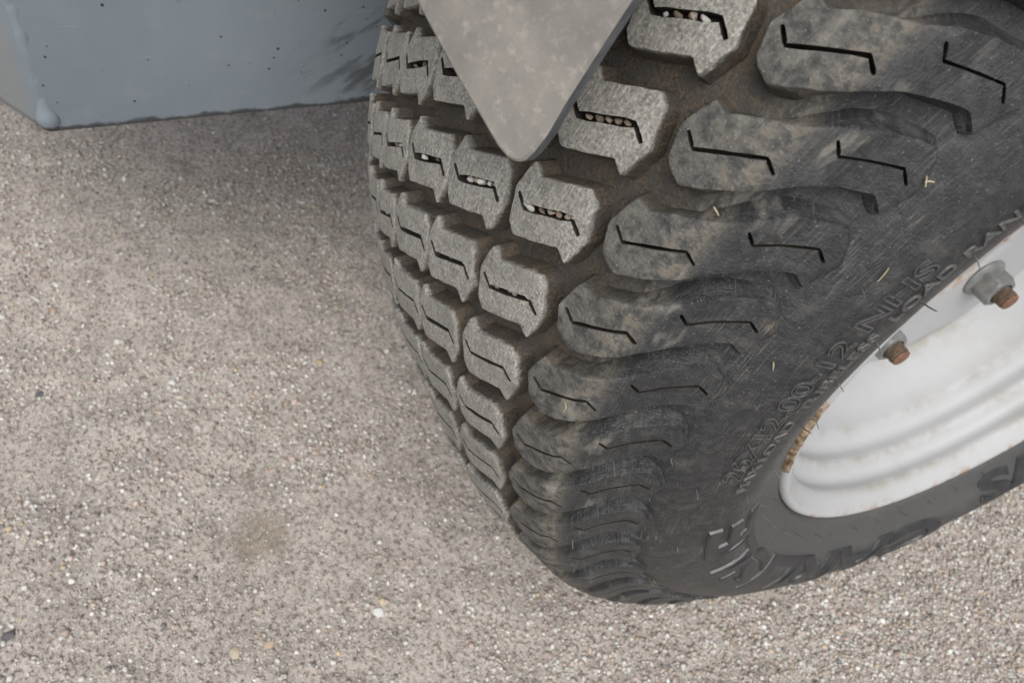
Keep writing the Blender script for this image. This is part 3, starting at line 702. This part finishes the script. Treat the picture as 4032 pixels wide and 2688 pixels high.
# ------------------------------------------------------------------ pointed steel bracket over the tread
e1 = Vector((0.72366, 0.56680, 0.39376)); e2 = Vector((-0.53056, 0.09200, 0.84264)); en = Vector((0.44138, -0.81870, 0.36730))
OUT = [(-.124, .140), (-.0625, .0722), (-.0528, .0611), (-.0424, .0488), (-.0320, .0353), (-.0224, .0225), (-.0148, .0127), (-.0080, .0036), (-.0044, .0003), (-.0020, -.0007), (.0002, -.0009), (.0024, -.0003), (.0056, .0024), (.0104, .0080), (.0160, .0166), (.0236, .0269), (.0302, .0358), (.0365, .0440), (.0437, .0533), (.0505, .0623), (.105, .140)]
def plate(OUT, zf, T):
    P = np.array(OUT); n0 = len(P)
    if area(P) < 0: P = P[::-1]
    P = resample(P, 0.0030); n0 = len(P); bev = 0.0009
    inner = offset(P, -bev)
    pts = [tuple(p) for p in inner]; edges = [(i, (i + 1) % n0) for i in range(n0)]
    for a in np.arange(-.12, .12, .006):
        for b in np.arange(0, .145, .006):
            q = np.array((a, b))
            if inside(inner, q) and dist_poly(inner, q) > .003: pts.append((a, b))
    v2, _, f2, ov, _, _ = delaunay_2d_cdt([Vector(p) for p in pts], edges, [], 0, 1e-7)
    v2 = np.array([tuple(v) for v in v2]); mp = {k: ni for ni, ol in enumerate(ov) for k in ol}
    V = [(a, b, zf(a, b)) for a, b in v2]; nb = len(V); V += [(a, b, zf(a, b) - T) for a, b in v2]
    F = []
    for f in f2:
        if inside(inner, v2[list(f)].mean(0)): F.append(tuple(f)); F.append(tuple(nb + k for k in reversed(f)))
    o1 = len(V); V += [(a, b, zf(a, b) - bev) for a, b in P]; o2 = len(V); V += [(a, b, zf(a, b) - T + bev) for a, b in P]
    for k in range(n0):
        k2 = (k + 1) % n0
        F += [(mp[k], o1 + k, o1 + k2, mp[k2]), (o1 + k, o2 + k, o2 + k2, o1 + k2), (o2 + k, nb + mp[k], nb + mp[k2], o2 + k2)]
    bm = bmesh.new(); vs_ = [bm.verts.new(v) for v in V]
    for f in F:
        try: bm.faces.new([vs_[k] for k in f])
        except ValueError: pass
    bmesh.ops.recalc_face_normals(bm, faces=bm.faces)
    return bm
bm = plate(OUT, lambda a, b: -3.0 * max(0.0, -a - 0.004) ** 2 + 1.0 * max(0, a) ** 2, 0.0075)
guard = empty('mudguard', (0, 0, AXLE))
tag(guard, 'dusty grey steel mudguard whose pointed tip hangs down over the tread', 'mudguard')
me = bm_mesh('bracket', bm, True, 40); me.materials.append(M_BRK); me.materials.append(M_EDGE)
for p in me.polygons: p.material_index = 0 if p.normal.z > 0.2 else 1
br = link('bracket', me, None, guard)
mm = Matrix((e1, e2, en)).transposed().to_4x4(); mm.translation = Vector((0.05733, -0.32937, 0.13135)); br.matrix_local = mm
# unseen sheet added over the tyre's inner half to shade tread and box
V = []; F = []; ths = np.radians(np.linspace(29, 128, 46)); xs = [-0.256, -0.251, -0.03, -0.025]
for r_ in (0.395, 0.399):
    for t_ in ths:
        for x_ in xs: V.append((x_, -r_ * math.cos(t_), r_ * math.sin(t_)))
L_ = len(xs); N_ = len(ths)
for lay in (0, 1):
    for a in range(N_ - 1):
        for b in range(L_ - 1):
            q = [lay * N_ * L_ + a * L_ + b, lay * N_ * L_ + a * L_ + b + 1, lay * N_ * L_ + (a + 1) * L_ + b + 1, lay * N_ * L_ + (a + 1) * L_ + b]
            F.append(tuple(q if lay else q[::-1]))
o_ = N_ * L_
for a in range(N_ - 1):
    F.append((a * L_, (a + 1) * L_, o_ + (a + 1) * L_, o_ + a * L_)); F.append((a * L_ + L_ - 1, o_ + a * L_ + L_ - 1, o_ + (a + 1) * L_ + L_ - 1, (a + 1) * L_ + L_ - 1))
for b in range(L_ - 1):
    F.append((b, o_ + b, o_ + b + 1, b + 1)); q = (N_ - 1) * L_; F.append((q + b, q + b + 1, o_ + q + b + 1, o_ + q + b))
link('shade_panel', mesh('shade_panel', V, F, None, True, 40), M_BRK, guard)

# ------------------------------------------------------------------ pebbles wedged in the slits
def pebble(name, loc, size, color, seed, rot=(0, 0, 0)):
    bm = bmesh.new(); bmesh.ops.create_icosphere(bm, subdivisions=2, radius=1)
    for _k in range(9):                                   # knock flat facets off, like crushed stone
        nn = Vector(RNG.normal(size=3)).normalized(); dd = RNG.uniform(.55, .85)
        for v in bm.verts:
            h_ = v.co.dot(nn) - dd
            if h_ > 0: v.co -= nn * h_
    co = np.array([v.co[:] for v in bm.verts]); k = 0.8 + 0.45 * fbm(co * 1.3 + seed * 7.7, 2)
    for v, q in zip(bm.verts, co * k[:, None] * np.array(size)): v.co = q
    me = bm_mesh(name, bm, True, 22); c = me.attributes.new('col', 'FLOAT_COLOR', 'POINT')
    c.data.foreach_set('color', list((*color, 1)) * len(me.vertices))
    o = link(name, me, M_STN); o.location = loc; o.rotation_euler = rot
    return o
BROWN = (.13, .098, .072); TAN = (.26, .22, .17); WHITE = (.52, .51, .48); GREY = (.42, .41, .39); PINK = (.22, .165, .13); DARK = (.08, .06, .045)
HUE = {BROWN: 'brown', TAN: 'tan', WHITE: 'white', GREY: 'grey', PINK: 'reddish', DARK: 'dark'}
def wedged(row, k, items, label):
    s0, t0 = ROWS[row]; ORD = ['first', 'second', 'third', 'fourth', 'fifth', 'sixth', 'seventh', 'eighth']
    items = [(f, c, z, l if len(items) == 1 else f'{HUE[c]} pebble, {ORD[i]} from left, in the slit of {label}') for i, (f, c, z, l) in enumerate(sorted(items, key=lambda q: q[0]))]
    for f, colr, sz, lab in items:
        P = np.array(BS)
        if 0 <= f <= 1: q = P[1] + (P[2] - P[1]) * f
        elif f < 0: q = P[1] + (P[0] - P[1]) * (-f)
        else: q = P[2] + (P[3] - P[2]) * (f - 1)
        th = math.radians(t0 + q[1] + SHIFT - 7.5 * k)
        w = surf(s0 + q[0], th, -0.0055 - 0.0035 * random.random()) + np.array((0, 0, AXLE))
        # long axis across the tyre, the rest filling the slit
        sz *= random.uniform(.72, 1.0)
        o = pebble('pebble', w, (sz * random.uniform(.9, 1.7), sz * random.uniform(.8, 1.1), sz * random.uniform(.75, 1.05)), colr, random.random() * 20, (-th + PI, random.uniform(-.3, .3), random.uniform(.25, .5)))
        tag(o, lab or label, 'pebble', 'pebbles wedged in the tread slits')
wedged('B1', 2, [(-.22, WHITE, .0019, 'white pebble wedged in the slit of the tread block below the bracket tip'), (.06, WHITE, .0020, 'white pebble wedged in the slit of the tread block below the bracket tip'), (.32, BROWN, .0017, None), (.52, TAN, .0016, None), (.66, PINK, .0016, None), (.85, TAN, .0018, None), (.97, GREY, .0014, None), (1.7, GREY, .0010, None)], 'the block below the bracket tip')
wedged('B1', 1, [(.14, TAN, .0017, None), (.33, BROWN, .0016, None), (.50, PINK, .0018, None), (.68, BROWN, .0016, None), (.83, BROWN, .0016, None), (1.35, BROWN, .0010, None)], 'the block right of the bracket')
wedged('B1', 0, [(.15, GREY, .0015, None), (.35, BROWN, .0015, None), (.58, TAN, .0017, None), (.75, GREY, .0014, None)], 'the block at the top edge')
wedged('B2', 2, [(.22, WHITE, .0016, None), (.42, TAN, .0016, None), (.60, WHITE, .0017, None), (.80, WHITE, .0016, None), (.95, TAN, .0012, None)], 'the block left of the bracket tip')
wedged('B1', 3, [(.12, PINK, .0012, None), (.45, TAN, .0013, None), (.56, TAN, .0012, None), (.90, GREY, .0011, None)], 'the second block under the bracket tip')
wedged('B3', 2, [(.28, GREY, .0016, None), (.78, DARK, .0013, None)], 'the third block in from the shoulder')
wedged('B4', 2, [(.35, TAN, .0014, None), (.70, GREY, .0014, None)], 'a block near the tread left edge')
wedged('B4', 1, [(.3, BROWN, .0014, None), (.75, DARK, .0014, None), (1.3, WHITE, .0010, None)], 'a block beside the steel box')
wedged('B4', 3, [(.4, WHITE, .0013, None)], 'single white pebble near the left edge of the tread')
wedged('B2', 3, [(.85, WHITE, .0012, None), (.45, BROWN, .0010, None)], 'a mid-tread block')
wedged('B1', 5, [(.45, WHITE, .0015, None)], 'single white pebble in a slit low on the tread')

# larger stones lying on the ground
for i, (x, y, r, c, lab) in enumerate([(.011, -.349, .0055, (.62, .63, .61), 'largest pale grey stone in front of the tyre'), (-.056, -.591, .0055, (.085, .082, .088), 'dark slate stone at the lower left'), (.007, -.452, .0052, (.44, .385, .29), 'yellowish flat stone near the bottom edge'), (.009, -.429, .0042, (.45, .335, .25), 'orange flat stone near the bottom edge'), (-.237, -.331, .0050, (.42, .33, .20), 'ochre flat sliver of stone left of the tyre'), (-.265, -.563, .0045, (.10, .10, .11), 'small dark stone at the left edge'), (.084, -.240, .0048, (.34, .28, .25), 'brown stone below the lowest shoulder lugs'), (-.247, -.459, .0042, (.60, .60, .58), 'pale stone in the middle of the bare ground')]):
    o = pebble('stone', (x, y, float(gz(np.array([x]), np.array([y]))[0]) + r * 0.05), (r, r * .75, r * .42), c, i * 3.1, (0, 0, i * 1.7))
    tag(o, lab, 'stone', 'larger stones on the ground')

# dry grass clippings stuck to the tyre
def clipping(s_, thd, L, ang, bend, lab):
    th = math.radians(thd); L *= .55; p = surf(s_, th, 0.0015); n_ = surf(s_, th, .01) - surf(s_, th, 0); n_ /= np.linalg.norm(n_)
    t1 = surf(s_, th + .01, 0) - surf(s_, th, 0); t1 /= np.linalg.norm(t1); t2 = np.cross(n_, t1)
    d = t1 * math.cos(ang) + t2 * math.sin(ang); w = np.cross(n_, d); V = []; F = []
    for k in range(9):
        u = k / 8 - .5; c = p + d * L * u + w * bend * L * (u * u) * 2 + n_ * (.0006 + .0012 * u * u); r = .00026 * (1 - abs(u) * .8)
        for a in range(4): V.append(c + r * (w * math.cos(a * PI / 2) * 1.5 + n_ * math.sin(a * PI / 2)))
    for k in range(8):
        for a in range(4): F.append((k * 4 + a, k * 4 + (a + 1) % 4, k * 4 + 4 + (a + 1) % 4, k * 4 + 4 + a))
    o = link('grass_clipping', mesh('grass_clipping', V, F), M_STRAW); o.location = (0, 0, AXLE)
    tag(o, lab, 'grass clipping', 'dry grass clippings stuck to the tyre')
clipping(.447, 59.5 - 30 + SHIFT + 0.6, .010, 0.3, .35, 'thin curled straw on a shoulder lug halfway down the tyre')
clipping(.606, 66.8 - 7.5 + SHIFT, .007, 0.9, .1, 'forked straw scrap at the end of the second shoulder lug')
clipping(.609, 66.9 - 7.5 + SHIFT, .006, 2.2, .1, 'cross piece of the forked straw scrap beside the second shoulder lug')
clipping(.66, 60 - 7.5 + SHIFT, .011, 0.2, .15, 'long thin straw on the upper sidewall')
clipping(.462, 63.6 - 15 + SHIFT + 1.3, .006, 1.2, .0, 'short straw in the groove between two shoulder lugs')
clipping(.64, 41 + SHIFT, .008, .6, .1, 'pale straw on the middle of the sidewall')
